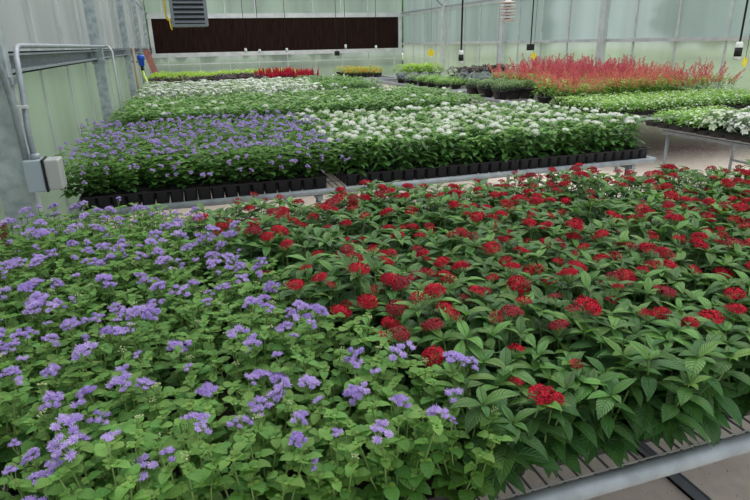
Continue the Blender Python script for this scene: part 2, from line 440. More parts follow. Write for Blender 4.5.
RED_H = [pentas_head(random.Random(i), rnd.uniform(.025, .033), 44, .0098, None, .82).mesh('red_flower_head', [M['red'], M['stem']]) for i in range(5)]
RED_S = [pentas_head(random.Random(i+40), .020, 22, .008, None, .5).mesh('red_flower_head_small', [M['red'], M['stem']]) for i in range(3)]
WH_H = [pentas_head(random.Random(i+80), .030, 30, .012, None, 1.).mesh('white_flower_head', [M['white'], M['stem']]) for i in range(3)]
WG_H = [pentas_head(random.Random(i+90), .022, 22, .010, None, .6).mesh('green_white_flower_head', [M['whitegreen'], M['stem']]) for i in range(2)]
LIL_H = [ageratum_head(random.Random(i+7), rnd.choice((6, 8, 10)), rnd.uniform(.021, .026), .0090, 44, None).mesh('lilac_flower_head', [M['lilac'], M['stem']]) for i in range(6)]
LIL_S = [ageratum_head(random.Random(i+70), 3, .011, .0075, 34, None).mesh('lilac_flower_head_small', [M['lilac'], M['stem']]) for i in range(3)]
LIL_M = [ageratum_head(random.Random(i+17), 4, .016, .0095, 14, None).mesh('lilac_flower_head_mid', [M['lilac'], M['stem']]) for i in range(3)]
def bud_cluster(rg):
    mb = MB()
    for i in range(9):
        az = i*2.4; rr = .010*math.sqrt(i/9); blob(mb, Vector((rr*math.cos(az), rr*math.sin(az), rg.uniform(0, .005))), .0024, (rg.random(), .5))
        mb.tube([(0, 0, -.02), (rr*math.cos(az), rr*math.sin(az), 0)], .0006, 3, mi=1, cap=False)
    return mb
BUDS = [bud_cluster(random.Random(i)).mesh('bud_cluster', [M['bud'], M['stem']]) for i in range(2)]

last_plant = [None]
def side_heads(root, rg, meshes):
    for q in range(4):
        a = -math.pi/2+rg.uniform(-.9, .9)-root.rotation_euler[2]; rr = rg.uniform(.12, .15)
        o = link('flower_head', rg.choice(meshes), root, (rr*math.cos(a), rr*math.sin(a), rg.uniform(.10, .23)))
        o.rotation_euler = (.7*math.cos(a+math.pi/2), .7*math.sin(a+math.pi/2), 0)
def plant(name, kind, loc, rg, heads, label, cat, group, s=1., zs=1., stems=True, hscale=1., lean=0):
    """thing > foliage, stems, flower_head ...   heads: list of (mesh, part name)"""
    root = empty(name, loc, rg.uniform(0, TAU)); root.scale = (s, s, s*zs); last_plant[0] = root
    fm, sm, tips = kind
    root.rotation_euler[0] = rg.uniform(-.05, .05); root.rotation_euler[1] = rg.uniform(-.05, .05)
    link('foliage', fm, root)
    if stems: link('stems', sm, root)
    tp = list(tips); rg.shuffle(tp)
    for i, (hm, pn) in enumerate(heads):
        if i >= len(tp): break
        t = tp[i]
        o = link(pn, hm, root, (t.x*1.05, t.y*1.05, t.z+(.028 if 'bud' not in pn else .022)+rg.uniform(-.006, .010)))
        k = hscale*rg.uniform(.82, 1.15)
        o.scale = (k, k, k/zs); o.rotation_euler = (rg.uniform(-.35, .35), rg.uniform(-.35, .35), rg.uniform(0, TAU))
    return tag(root, label, cat, group)

NUM = ['no', 'one', 'two', 'three', 'four', 'five', 'six', 'seven', 'eight']
BZ = .70            # bench rail height
TRAY_H = .075

# ------------------------------------------------------------------ trays
def tray_mesh(nx, ny, p, h, taper=.40):
    mb = MB(); sb = MB(); W_ = nx*p; D_ = ny*p
    for i in range(nx):
        for j in range(ny):
            cx, cy = (i+.5)*p, (j+.5)*p; a = p*.485; b = p*taper; n = 8
            top = [(cx+a*x, cy+a*y, h) for x, y in ((-1, -.7), (-.7, -1), (.7, -1), (1, -.7), (1, .7), (.7, 1), (-.7, 1), (-1, .7))]
            bot = [(cx+b*x, cy+b*y, .004) for x, y in ((-1, -.7), (-.7, -1), (.7, -1), (1, -.7), (1, .7), (.7, 1), (-.7, 1), (-1, .7))]
            mb.add(top+bot, [(k, n+k, n+(k+1) % n, (k+1) % n) for k in range(n)]+[tuple(range(n, 2*n))])
            sb.add([(x, y, h-.010) for x, y, z in top], [tuple(range(n))])
    for i in range(nx+1): mb.box(i*p-.004, 0, h-.012, i*p+.004, D_, h)
    for j in range(ny+1): mb.box(0, j*p-.004, h-.012, W_, j*p+.004, h)
    return mb.mesh('tray', [M['black']]), sb.mesh('soil', [M['soil']])
def add_tray(meshes, x, y, z, label, group):
    o = link('plug_tray', meshes[0], None, (x, y, z)); link('soil', meshes[1], o)
    return tag(o, label, 'plant tray', group)

# ------------------------------------------------------------------ benches
def bench(name, x0, x1, y0, y1, label, group=None, legs_x=(), rod=.046, pr=.024, z=BZ, floor_bar=True, front_inset=.0):
    b = empty('greenhouse_bench', ((x0+x1)/2, (y0+y1)/2, 0)); tag(b, label, 'bench', group)
    ox, oy = (x0+x1)/2, (y0+y1)/2
    hx, hy = (x1-x0)/2, (y1-y0)/2
    for nm, pts in (('edge_pipe', [(-hx, -hy, z), (hx, -hy, z)]), ('edge_pipe', [(-hx, hy, z), (hx, hy, z)]), ('end_pipe', [(-hx, -hy, z), (-hx, hy, z)]), ('end_pipe', [(hx, -hy, z), (hx, hy, z)])):
        mb = MB(); mb.tube(pts, pr, 16); mb.obj(nm, M['galv'], b, True)
    mb = MB(); x = -hx+.03
    while x < hx:
        mb.box(x-.0022, -hy+.01, z-.003, x+.0022, hy-.01, z+.002); x += rod
    y = -hy+.035
    while y < hy:
        mb.box(-hx, y-.0018, z-.007, hx, y+.0018, z-.003); y += .30
    mb.obj('wire_mesh_top', M['wire'], b)
    mb = MB(); mb.tube([(-hx, -hy+.036, z+.004), (hx, -hy+.036, z+.004)], .0022, 6); mb.obj('edge_wire', M['alu'], b, True)
    for lx in legs_x:
        for ly in (-hy+.10, hy-.10):
            mb = MB(); mb.tube([(lx-ox, ly, .0), (lx-ox, ly, z-.02)], .02, 12); mb.obj('leg', M['galv'], b, True)
        mb = MB(); mb.box(lx-ox-.02, -hy+.02, z-.075, lx-ox+.02, hy-.02, z-.035); mb.obj('cross_bar', M['galv'], b)
        mb = MB(); mb.tube([(lx-ox, -hy+.10, .20), (lx-ox, hy-.10, .20)], .016, 10); mb.obj('lower_rail', M['galv'], b, True)
    return b

X0F, X1F = -.80, 4.1
bench('b1', X0F, X1F, .93, 3.05, 'nearest wire-topped bench with round pipe rail, under red and lilac plants', legs_x=(-.5, .25, 2.2, 3.9))
bench('b2', -.80, 4.0, 4.16, 6.42, 'second wire-topped bench carrying lilac plants and white-headed plants', legs_x=(-.5, .9, 2.3, 3.8))
bench('b3', -.80, 4.1, 7.10, 9.85, 'third wire-topped bench under leafy green plants', legs_x=(-.5, 1.6, 3.95))
bench('b4', -.80, 4.1, 10.9, 14.0, 'fourth wire-topped bench under small white vinca plants', legs_x=(-.5, 1.6, 3.9))
bench('b5', -.80, 4.9, 14.5, 18.0, 'far left bench under lime green, plum and red plants', legs_x=(-.5, 2, 4.6))

# steel strip on the concrete under the front bench
mb = MB(); mb.box(-.030, -1.35, 0, .030, 1.2, .012); mb.box(-.030, -1.35, 0, -.026, 1.2, .018); mb.box(.026, -1.35, 0, .030, 1.2, .018)
o = mb.obj('floor_channel', plain('weathered steel', (.16, .17, .19), .7), None, False, (1.77, 1.9, .001)); tag(o, 'grey steel channel lying on concrete below the front rail', 'channel')

# ---- trays and plants on the front bench
TR1 = tray_mesh(3, 2, .155, TRAY_H)
ptray = .155
def bound(y): return .60-.46*(y-.84) if y < 1.5 else .30-.30*(y-1.5)
def zone_y(y, kind):
    if kind == 'red':
        if y < 1.28: return 'front row over the pipe rail'
        if y < 1.75: return 'near rows of the red patch'
        if y < 2.3: return 'middle rows of the red patch'
        if y < 2.72: return 'far rows of the red patch'
        return 'back row of the red patch facing the gap'
    if y < 1.25: return 'nearest rows of the lilac patch'
    if y < 1.75: return 'near middle of the lilac patch'
    if y < 2.3: return 'far middle of the lilac patch'
    return 'back rows of the front lilac patch'

z0 = BZ+.002
# lilac block trays
ty = .955
while ty < 2.9:
    tx = bound(ty)+.03-.465
    k = 0
    while tx > -1.25:
        if tx > -.86: add_tray(TR1, tx, ty, z0, 'black cell tray under the lilac plants of the front bench', 'trays under the lilac plants')
        tx -= .468; k += 1
    ty += .314
def frows(ystart, yend, p, ):
    y = ystart
    while y < yend: yield y; y += p
pn = 0
j = 0
for y in frows(.965, 2.98, .142):
    x = bound(y)-.05+(.07 if j % 2 else 0); j += 1
    while x > -.93:
        if inview(x, y, 1.0, 70) and x > -.86:
            rg = random.Random(int((x+5)*1000)+int(y*7000))
            h = []
            nh = rg.choices([0, 1, 2, 3, 4], [1, 3, 3.2, 2.4, 1.2] if y < 1.8 else [1.6, 3, 3, 1.6, .6])[0]
            for q in range(nh): h.append((rg.choice(LIL_H), 'flower_head'))
            for q in range(rg.choice((0, 1, 1, 2))): h.append((rg.choice(LIL_S), 'small_flower_head'))
            h.append((rg.choice(BUDS), 'bud_cluster'))
            nb = 'beside red blooms' if x > bound(y)-.16 else ('by the glazed side' if x < -.6 else '')
            zz = zone_y(y, 'lil')
            lab = 'lilac plant, %s flower head%s, %s%s' % (NUM[nh], '' if nh == 1 else 's', zz, (', '+nb) if nb else '')
            plant('ageratum_plant', rg.choice(AGER_E if y < 1.1 else AGER), (x+rg.uniform(-.012, .012), y+rg.uniform(-.012, .012), z0+TRAY_H-.012), rg, h, lab, 'plant', 'lilac plants, '+zz, rg.uniform(.94, 1.1), rg.uniform(.93, 1.12))
            pn += 1
        x -= .145
print('front ageratum', pn)

# red block
ty = 1.0
r = 0
while ty < 2.8:
    tx = bound(ty)+.06
    while tx < 4.0:
        if inview(tx+.2, ty+.15, .9, 150) and ty < 2.8-.36*max(0, tx-1.9):
            if r == 0: add_tray(TR1, tx, ty, z0, 'black cell tray showing under the front row of red-flowered plants', 'trays under the front red row')
            else: add_tray(TR1, tx, ty, z0, 'black cell tray hidden among the red-flowered plants of the front bench', 'trays inside the red patch')
        tx += .468
    ty += .314; r += 1
pn = 0; j = 0
for y in frows(1.02, 2.88, .158):
    x = bound(y)+.080+(.080 if j % 2 else 0); j += 1
    while x < 4.05:
        if inview(x, y, 1.0, 190) and y < 2.9-.36*max(0, x-1.9):
            rg = random.Random(int((x+5)*1300)+int(y*9100))
            nh = rg.choices([0, 1, 2, 3, 4], [.8, 3.2, 3, 1.2, .2] if y < 2 else [2.2, 3.6, 2.6, .8, .2])[0]
            if y < 1.1: nh = rg.choice((0, 0, 0, 1, 1))
            h = [(rg.choice(RED_H), 'flower_head') for q in range(nh)]
            for q in range(rg.choice((0, 1, 1, 2))): h.append((rg.choice(RED_S), 'small_flower_head'))
            nb = 'beside lilac plants' if x < bound(y)+.17 and y < 2.72 else ('by the right edge of view' if False else '')
            zz = zone_y(y, 'red')
            lab = 'red plant, %s full flower head%s, %s%s' % (NUM[nh], '' if nh == 1 else 's', zz, (', '+nb) if nb else '')
            edge = y < 1.1
            plant('red_pentas', rg.choice(PENT_E if edge else PENT), (x+rg.uniform(-.012, .012), y+rg.uniform(-.012, .012), z0+TRAY_H-.012), rg, h, lab, 'plant', 'red plants, '+zz, rg.uniform(.95, 1.12), rg.uniform(.90, 1.12))
            pn += 1
        x += .162
print('front pentas', pn)

# ---- second bench: lilac on the left, white-headed on the right
TR2 = tray_mesh(6, 4, .095, .10, .445)
def split2(y): return 1.12-.03*(y-4.2)
def trays_for(xa, xb, ya, yb, meshes, w, d, lab_front, lab_in, gap=.003):
    y = ya; r = 0
    while y+d <= yb+.05:
        x = xa
        while x+w <= xb+.1:
            if inview(x+w/2, y+d/2, .9, 50):
                add_tray(meshes, x, y, z0, lab_front if r == 0 else lab_in, ('front trays, ' if r == 0 else 'inner trays, ')+lab_in[:60])
            x += w+gap
        y += d+gap; r += 1
trays_for(-.75, 1.05, 4.22, 6.2, TR2, .57, .38, 'black cell tray in the front row under lilac plants of the second bench', 'black cell tray under the lilac plants of the second bench')
trays_for(1.12, 3.9, 4.22, 6.2, TR2, .57, .38, 'black cell tray in the front row under white-headed plants', 'black cell tray under the white-headed plants of the second bench')
def rowzone(y, a, b, bench):
    t = (y-a)/(b-a)
    return ('front row of ' if t < .08 else 'near rows of ' if t < .4 else 'middle rows of ' if t < .7 else 'far rows of ')+bench
zt = z0+.10-.012
pn = 0; j = 0
for y in frows(4.30, 6.25, .185):
    x = -.80+(.09 if j % 2 else 0); j += 1
    while x < 3.98:
        if inview(x, y, 1.0, 50):
            rg = random.Random(int((x+5)*1700)+int(y*8100))
            pos = (x+rg.uniform(-.015, .015), y+rg.uniform(-.015, .015), zt)
            if x < split2(y):
                nh = rg.choice((4, 5, 6, 7, 8)); h = [(rg.choice(LIL_M), 'flower_head') for q in range(nh)]
                lab = 'lilac plant, %s flower heads, %s' % ('many' if y < 4.35 else NUM[nh], rowzone(y, 4.3, 6.25, 'the second bench'))
                if x > split2(y)-.2: lab += ', beside white heads'
                elif x < -.55: lab += ', at the glazed side'
                plant('ageratum_plant', rg.choice(AGER2), pos, rg, h, lab, 'plant', 'lilac plants of the second bench, '+rowzone(y, 4.3, 6.25, 'rows'), rg.uniform(.98, 1.15), rg.uniform(.88, 1.05), False, 1.05)
                if y < 4.35:
                    side_heads(last_plant[0], rg, LIL_M)
            else:
                nh = rg.choice((2, 3, 3, 4, 5)) if y > 4.5 else rg.choice((1, 2, 2, 3))
                if x > 1.9 and y > 4.7 and y < 5.6: nh = max(nh, 2)
                h = []
                for q in range(nh): h.append((rg.choice(WH_H) if rg.random() < .78 else rg.choice(WG_H), 'flower_head'))
                lab = 'white plant, %s flower head%s, %s' % (NUM[nh], '' if nh == 1 else 's', rowzone(y, 4.3, 6.25, 'the second bench'))
                if x < split2(y)+.2: lab += ', beside lilac heads'
                elif x > 3.7: lab += ', at the aisle end'
                plant('white_pentas', rg.choice(WPENT), pos, rg, h, lab, 'plant', 'white plants of the second bench, '+rowzone(y, 4.3, 6.25, 'rows'), rg.uniform(.95, 1.1), rg.uniform(.82, .96), False, 1.)
            pn += 1
        x += .185
print('bench two', pn)

# ------------------------------------------------------------------ small-plant meshes for the far benches
def cushion(rg, rad, h, nleaf, L, W, flowers, fsize, fmat_i=1, up=.5, flat=.7, prof='simple', fl_lift=.01):
    """mounded plant: leaves over a dome, small flowers on top"""
    mb = MB()
    for i in range(nleaf):
        t = (i+.5)/nleaf; ph = math.acos(1-t*.98); az = i*2.39996+rg.uniform(-.3, .3); k = rg.uniform(.72, 1.05)
        p = (rad*math.sin(ph)*math.cos(az)*k, rad*math.sin(ph)*math.sin(az)*k, h*(.12+.85*math.cos(ph)*k**.5))
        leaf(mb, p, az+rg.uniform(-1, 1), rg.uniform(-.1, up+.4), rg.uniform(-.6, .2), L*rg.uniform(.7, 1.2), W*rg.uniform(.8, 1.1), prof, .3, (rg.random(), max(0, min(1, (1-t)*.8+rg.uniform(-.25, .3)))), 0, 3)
    for i in range(flowers):
        t = rg.random()*.8; ph = math.acos(1-t); az = rg.uniform(0, TAU)
        d = Vector((math.sin(ph)*math.cos(az), math.sin(ph)*math.sin(az), math.cos(ph)))
        p = Vector((d.x*rad, d.y*rad, d.z*h+fl_lift))
        floret(mb, p, d+Vector((0, 0, .5)), fsize*rg.uniform(.8, 1.2), (rg.random(), .5), rg, 5, fmat_i, .75)
    return mb
def with_stem(mb):
    mb.tube([(0, 0, 0), (0, 0, .08)], .006, 5, mi=0, cap=False); return mb
def kindm(name, n, fn, mats):
    return [with_stem(fn(random.Random(hash_(name)+i))).mesh(name, [M[k] for k in mats], True) for i in range(n)]
GREENP = kindm('green_block', 4, lambda rg: cushion(rg, .155, .25, 130, .085, .034, 0, .01, prof='pentas'), ['pentas_leaf_mid'])
VINCA = kindm('vinca', 4, lambda rg: cushion(rg, .15, .15, 150, .040, .020, 12, .016), ['vinca_leaf', 'white'])
WVINCA = kindm('white_vinca', 4, lambda rg: cushion(rg, .17, .24, 150, .055, .026, 46, .034), ['pentas_leaf_mid', 'white'])
IMPAT = kindm('white_impatiens', 3, lambda rg: cushion(rg, .15, .20, 150, .055, .024, 30, .040, fl_lift=.018), ['pentas_leaf', 'white'])
MUM = kindm('dusky_mum', 3, lambda rg: cushion(rg, .15, .13, 260, .030, .015, 26, .009), ['dusky_leaf', 'bud'])
LAV = kindm('lavender_mound', 3, lambda rg: cushion(rg, .19, .17, 200, .040, .014, 40, .016), ['dusky_leaf', 'violet'])
GRN = kindm('green_mound', 3, lambda rg: cushion(rg, .18, .16, 200, .040, .018, 4, .012), ['vinca_leaf', 'violet'])
LIME = kindm('lime_mound', 3, lambda rg: cushion(rg, .18, .20, 140, .065, .035, 0, .02), ['lime_leaf'])
PLUM = kindm('plum_mound', 3, lambda rg: cushion(rg, .17, .20, 140, .065, .035, 0, .02), ['plum_leaf'])
ORNG = kindm('orange_mound', 2, lambda rg: cushion(rg, .17, .20, 130, .05, .03, 22, .026), ['lime_leaf', 'orange'])
def plume_plant(rg):
    mb = cushion(rg, .14, .16, 90, .06, .028, 0, .02)
    for i in range(9):
        a = rg.uniform(0, TAU); rr = rg.uniform(0, .12); x, y = rr*math.cos(a), rr*math.sin(a)
        for k in range(6):
            t = k/6; blob(mb, Vector((x*(1+.3*t)+rg.uniform(-.006, .006), y*(1+.3*t)+rg.uniform(-.006, .006), .15+.12*t)), .020*(1-t*.8), (rg.random(), .5), 1, stretch=1.5)
    return mb
PLUME = kindm('red_plume', 3, plume_plant, ['plum_leaf', 'plume'])
POT = {}
def pot_mesh(r, h):
    mb = MB(); mb.lathe([(r*.72, 0), (r*.96, h*.86), (r*1.04, h*.86), (r*1.04, h), (r*.95, h), (r*.93, h*.9)], n=18)
    mb.add([(r*.72*math.cos(TAU*k/18), r*.72*math.sin(TAU*k/18), .001) for k in range(18)], [tuple(range(18))])
    mb.add([(r*.94*math.cos(TAU*k/18), r*.94*math.sin(TAU*k/18), h*.9) for k in range(18)], [tuple(range(18))])
    return mb.mesh('pot', [M['black']], True)
PM = pot_mesh(.115, .12)
PMB = pot_mesh(.135, .15)

def simple(name, mesh, loc, rg, label, group, s=1., pot=None, ph=.11, cat='plant', zs=1.):
    root = empty(name, loc, rg.uniform(0, TAU)); root.scale = (s, s, s)
    tag(root, label, cat, group)
    f = link('foliage', mesh, root, (0, 0, ph if pot else 0)); f.scale = (1, 1, zs)
    if pot: link('pot', pot, root)
    return root

# third bench: leafy green with sparse white heads
TR3 = tray_mesh(6, 4, .12, .10, .445)
trays_for(-.75, 4.0, 7.15, 9.6, TR3, .72, .48, 'black cell tray in the front row of the third bench', 'black cell tray under the leafy plants of the third bench')
pn = 0; j = 0
for y in frows(7.28, 9.75, .24):
    x = -.70+(.12 if j % 2 else 0); j += 1
    while x < 3.98:
        if inview(x, y, 1.0, 40):
            rg = random.Random(int((x+5)*1100)+int(y*5100))
            nh = rg.choice((0, 0, 0, 1, 1))
            h = [(rg.choice(WH_H) if rg.random() < .5 else rg.choice(WG_H), 'flower_head') for q in range(nh)]
            zz = rowzone(y, 7.25, 9.75, 'the third bench')
            o = simple('leafy_pentas', rg.choice(GREENP), (x, y, zt), rg, 'leafy green plant, %s pale flower head%s, %s' % (NUM[nh], '' if nh == 1 else 's', zz), 'green plants of the third bench, '+rowzone(y, 7.25, 9.75, 'rows'), rg.uniform(.95, 1.12))
            for hm, pn_ in h:
                a = rg.uniform(0, TAU); rr = rg.uniform(0, .09)
                f = link(pn_, hm, o, (rr*math.cos(a), rr*math.sin(a), .262-rr*.35)); f.scale = (1.15, 1.15, 1.15)
            pn += 1
        x += .235
print('bench three', pn)
# fourth bench: white vinca
pn = 0; j = 0
trays_for(-.75, 3.6, 10.95, 13.9, TR3, .72, .48, 'black cell tray in the front row of the fourth bench', 'black cell tray under the white-flowered plants of the fourth bench')
for y in frows(11.1, 13.9, .28):
    x = -.66+(.14 if j % 2 else 0); j += 1
    while x < 3.75-.0*(y-11):
        if inview(x, y, 1.0, 30):
            rg = random.Random(int((x+5)*1100)+int(y*5100))
            zz = rowzone(y, 11.1, 13.9, 'the fourth bench')
            wht = x < 2.7+rg.uniform(-.5, .3)
            simple('white_vinca' if wht else 'leafy_plant', rg.choice(WVINCA if wht else GREENP), (x, y, zt), rg, ('green plant dotted with white, ' if wht else 'plain green plant, ')+zz, ('white-dotted plants of the fourth bench, ' if wht else 'plain green plants of the fourth bench, ')+rowzone(y, 11.1, 13.9, 'rows'), rg.uniform(.95, 1.15))
            pn += 1
        x += .28
print('bench four', pn)
# fifth bench: lime, plum, red plume
for jy, y in enumerate(frows(14.75, 18., .36)):
    x = -.60+(.16 if jy % 2 else 0)
    while x < 3.3:
        rg = random.Random(int((x+5)*900)+int(y*3100))
        row = ('front', 'second', 'third', 'fourth', 'fifth')[min(4, jy//2)]
        if x > 1.85 and y < 16.3: k, nm, lb = PLUME, 'red_plume_plant', 'red plumed plant, far left bench, %s rows' % row
        elif y < 15.6 or (x > .9 and y < 16.3): k, nm, lb = PLUM, 'plum_leaved_plant', 'dark plum-leaved plant, far left bench, %s rows' % row
        else: k, nm, lb = LIME, 'lime_leaved_plant', 'bright lime-leaved plant, far left bench, %s rows' % row
        simple(nm, rg.choice(k), (x, y, z0), rg, lb, lb.split(',')[0]+'s of the far left bench, %s rows' % row, rg.uniform(1.2, 1.4), PM, .10)
        x += .34

# ------------------------------------------------------------------ right-hand benches
RX = 5.66
bench('r1', RX, 6.95, 3.3, 5.85, 'right-hand bench nearest the camera carrying white-flowered and pale green plants', legs_x=(RX+.03, 6.8), z=.68, rod=.12)
bench('r2', RX, 9.4, 6.5, 8.0, 'second right-hand bench with a long band of pale green vinca', legs_x=(RX+.03, 9.3), z=.68, rod=.12)
bench('r3', RX, 9.4, 8.2, 12.2, 'third right-hand bench with red spiked plants and black-potted mounds', legs_x=(RX+.04, 7.5, 9.3), z=.68)
bench('r4', RX, 9.4, 12.5, 17.5, 'far right-hand bench with lavender, plum and lime plants', legs_x=(RX+.04, 7.5, 9.3), z=.68)
bench('r5', 5.0, 6.6, 18.4, 20.6, 'small far bench with orange and lime pots near the end wall', legs_x=(5.1, 6.5), z=.68)
zr = .683
# flat vinca trays joining the two nearest benches
TRV = tray_mesh(3, 2, .19, .06)
def block(name, kinds, xa, xb, ya, yb, p, z, lab, grp, s=1., tray=None, pot=None, ph=.11, margin=40, skip=None):
    j = 0; cnt = 0
    if tray:
        y = ya
        while y < yb-.05:
            x = xa
            while x < xb-.1:
                if inview(x, y, .8, margin): add_tray(tray, x, y, z, 'black flat tray under the '+grp, 'trays under the '+grp)
                x += .575
            y += .385
    y = ya+p*.45
    while y < yb:
        x = xa+p*.45+(p*.5 if j % 2 else 0); j += 1
        while x < xb:
            if inview(x, y, .9, margin) and not (skip and skip(x, y)):
                rg = random.Random(int((x+5)*1100)+int(y*5100)+hash_(name))
                t = (y-ya)/(yb-ya); u = (x-xa)/(xb-xa)
                w = ('front rows' if t < .34 else 'middle rows' if t < .67 else 'rear rows')+(' near the aisle' if u < .33 else '' if u < .67 else ' near the side wall')
                simple(name, rg.choice(kinds), (x+rg.uniform(-.02, .02), y+rg.uniform(-.02, .02), z+(.05 if tray else 0)), rg, lab+', '+w, grp+', '+w, s*rg.uniform(.93, 1.1), pot, ph); cnt += 1
            x += p
        y += p*.9
    print(name, cnt)
block('vinca_plant', VINCA, 5.42, 6.5, 5.15, 5.80, .20, zr+.03, 'pale green small-flowered plant, short block over the bench gap', 'pale green plants of the short block', 1.05, TRV)
block('vinca_plant', VINCA, 5.55, 9.2, 6.75, 8.0, .21, zr+.02, 'pale green small-flowered plant, long band before the red spikes', 'pale green plants of the long band', 1.05, TRV)
block('impatiens_plant', IMPAT, 5.50, 7.0, 4.45, 5.05, .24, zr+.01, 'dark-leaved plant covered in large white flowers', 'large white-flowered plants', 1.1, TRV)

# red spiked salvia
def salvia(rg):
    mb = cushion(rg, .19, .30, 170, .065, .026, 0, .02)
    return mb
SALV = kindm('salvia', 3, salvia, ['vinca_leaf'])
def spike_mesh(rg, L, mat):
    mb = MB(); bx, by = rg.uniform(-.12, .12), rg.uniform(-.12, .12)
    pts = [(0, 0, 0), (bx*.3, by*.3, L*.4), (bx*.7, by*.7, L*.75), (bx, by, L)]
    pv = [Vector(p) for p in pts]; mb.tube(pv, .0022, 3, mi=1, cap=False)
    n = 30
    for i in range(n):
        t = .12+.86*i/n; p = along(pv, t); a = rg.uniform(0, TAU)
        d = Vector((math.cos(a), math.sin(a), .35)); ll = .036*(1.1-t*.55)*rg.uniform(.6, 1.2)
        e = d.cross(Vector((0, 0, 1))).normalized()*.008*(1.3-t*.6)
        mb.add([p, p+d*ll*.6+e, p+d*ll, p+d*ll*.6-e], [(0, 1, 2, 3)], None, (rg.random(), .5), 0)
        mb.add([p, p+d*ll*.6+Vector((0, 0, .008)), p+d*ll, p+d*ll*.6-Vector((0, 0, .008))], [(0, 1, 2, 3)], None, (rg.random(), .5), 0)
    return mb.mesh('flower_spike', [M[mat], M['stem']])
SP_C = [spike_mesh(random.Random(i), .34, 'coral') for i in range(4)]
SP_M = [spike_mesh(random.Random(i+9), .42, 'magenta') for i in range(4)]
cnt = 0; j = 0
y = 8.25
while y < 12.2:
    xlo = 5.75+.22*max(0, 9.4-y) if y < 9.4 else 6.75-.05*(y-9.4)
    x = 5.95 if y < 9.0 else 6.5 if y < 9.8 else 6.75
    x += .15 if j % 2 else 0; j += 1
    while x < 9.3:
        if inview(x, y, 1.2, 30):
            rg = random.Random(int((x+5)*1100)+int(y*5100))
            mag = (7.0 < x < 8.6 and y > 9.4) or rg.random() < .3
            w = ('front rows' if y < 9.5 else 'middle rows' if y < 10.9 else 'rear rows')+(' near the aisle' if x < 7.1 else '' if x < 8.2 else ' near the side wall')
            nm = 'tall plant with %s spikes, %s of the red drift' % ('crimson' if mag else 'coral red', w)
            o = simple('salvia_plant', rg.choice(SALV), (x+rg.uniform(-.03, .03), y+rg.uniform(-.03, .03), zr), rg, nm, ('crimson' if mag else 'coral')+' spiked plants, '+w, rg.uniform(.9, 1.1), PM, .10)
            for q in range(9):
                a = rg.uniform(0, TAU); rr = .16*math.sqrt(rg.random())
                f = link('flower_spike', rg.choice(SP_M if mag else SP_C), o, (rr*math.cos(a), rr*math.sin(a), .26-rr*.3))
                f.rotation_euler = (rg.uniform(-.6, .6), rg.uniform(-.6, .6), rg.uniform(0, TAU)); k = rg.uniform(.55, 1.2)*(1.05 if mag else .95); f.scale = (k, k, k)
            cnt += 1
        x += .30
    y += .30
print('salvia', cnt)
block('mum_plant', MUM, 5.62, 6.5, 9.9, 11.6, .30, zr, 'grey green mound in a black pot', 'grey green potted mounds', 1.22, None, PMB, .14, skip=lambda x, y: False)
block('green_mound_plant', GRN, 5.62, 6.5, 12.6, 14.6, .34, zr, 'mid green potted mound behind the grey mounds', 'mid green potted mounds', 1.0, None, PM, .10)
block('lavender_plant', LAV, 6.7, 8.6, 12.6, 14.4, .34, zr, 'lavender flowered mound in a black pot', 'lavender potted mounds', 1.1, None, PM, .10)
block('lavender_plant', LAV, 5.62, 6.8, 14.7, 15.9, .36, zr, 'greyish lavender mound beyond the green ones', 'greyish lavender mounds', 1.0, None, PM, .10)
block('plum_leaved_plant', PLUM, 7.3, 9.0, 14.9, 15.9, .36, zr, 'dark plum-leaved plant beyond the lavender', 'plum-leaved plants beyond the lavender', 1.35, None, PM, .10)
block('lime_leaved_plant', LIME, 6.2, 7.5, 16.2, 17.2, .38, zr, 'bright lime-leaved plant on the far right-hand bench', 'lime-leaved plants on the far right-hand bench', 1.55, None, PM, .10)
block('orange_flowered_plant', ORNG, 5.1, 6.5, 18.6, 20.4, .42, zr, 'lime plant with orange flowers on the small far bench', 'orange-flowered plants on the small far bench', 1.1, None, PM, .10)

# small trough with pale jugs on the far bench
mb = MB(); mb.box(-.65, -.12, 0, .65, .12, .02); mb.box(-.65, -.12, 0, -.63, .12, .10); mb.box(.63, -.12, 0, .65, .12, .10); mb.box(-.65, -.12, 0, .65, -.10, .10); mb.box(-.65, .10, 0, .65, .12, .10)
tag(mb.obj('plastic_trough', M['black'], None, False, (4.35, 17.0, z0)), 'long black plastic trough standing on the far left bench end', 'trough')
jm = MB(); jm.lathe([(.001, 0), (.05, 0), (.055, .02), (.055, .12), (.02, .16), (.02, .19), (.001, .19)], n=14)
jme = jm.mesh('jug', [M['cream']], True)
for i, dx in enumerate((-.42, -.12, .2)):
    o = link('jug', jme, None, (4.35+dx, 17.0, z0+.021)); tag(o, ('leftmost', 'middle', 'rightmost')[i]+' small white jug standing in the black trough', 'jug')

# ------------------------------------------------------------------ floor, ground outside
mb = MB(); mb.add([(-1.05, -3, 0), (9.8, -3, 0), (9.8, 26.1, 0), (-1.05, 26.1, 0)], [(0, 1, 2, 3)]); struct(mb.obj('floor', M['floor']))
mb = MB(); mb.add([(-60, -30, -.03), (70, -30, -.03), (70, 90, -.03), (-60, 90, -.03)], [(0, 1, 2, 3)]); struct(mb.obj('ground', M['grass']))
rg = random.Random(5)
def treeline(name, pts, label):
    mb = MB()
    for (x, y, r_) in pts:
        for k in range(60):
            a = rg.uniform(0, TAU); ph = math.acos(rg.uniform(-.2, 1)); q = r_*rg.uniform(.4, 1)
            blob(mb, Vector((x+q*math.sin(ph)*math.cos(a), y+q*math.sin(ph)*math.sin(a), r_*.5+q*math.cos(ph))), r_*rg.uniform(.22, .36), (rg.random(), .5))
    o = mb.obj(name, M['trees'], None, True); tag(o, label, 'trees', None, 'stuff')
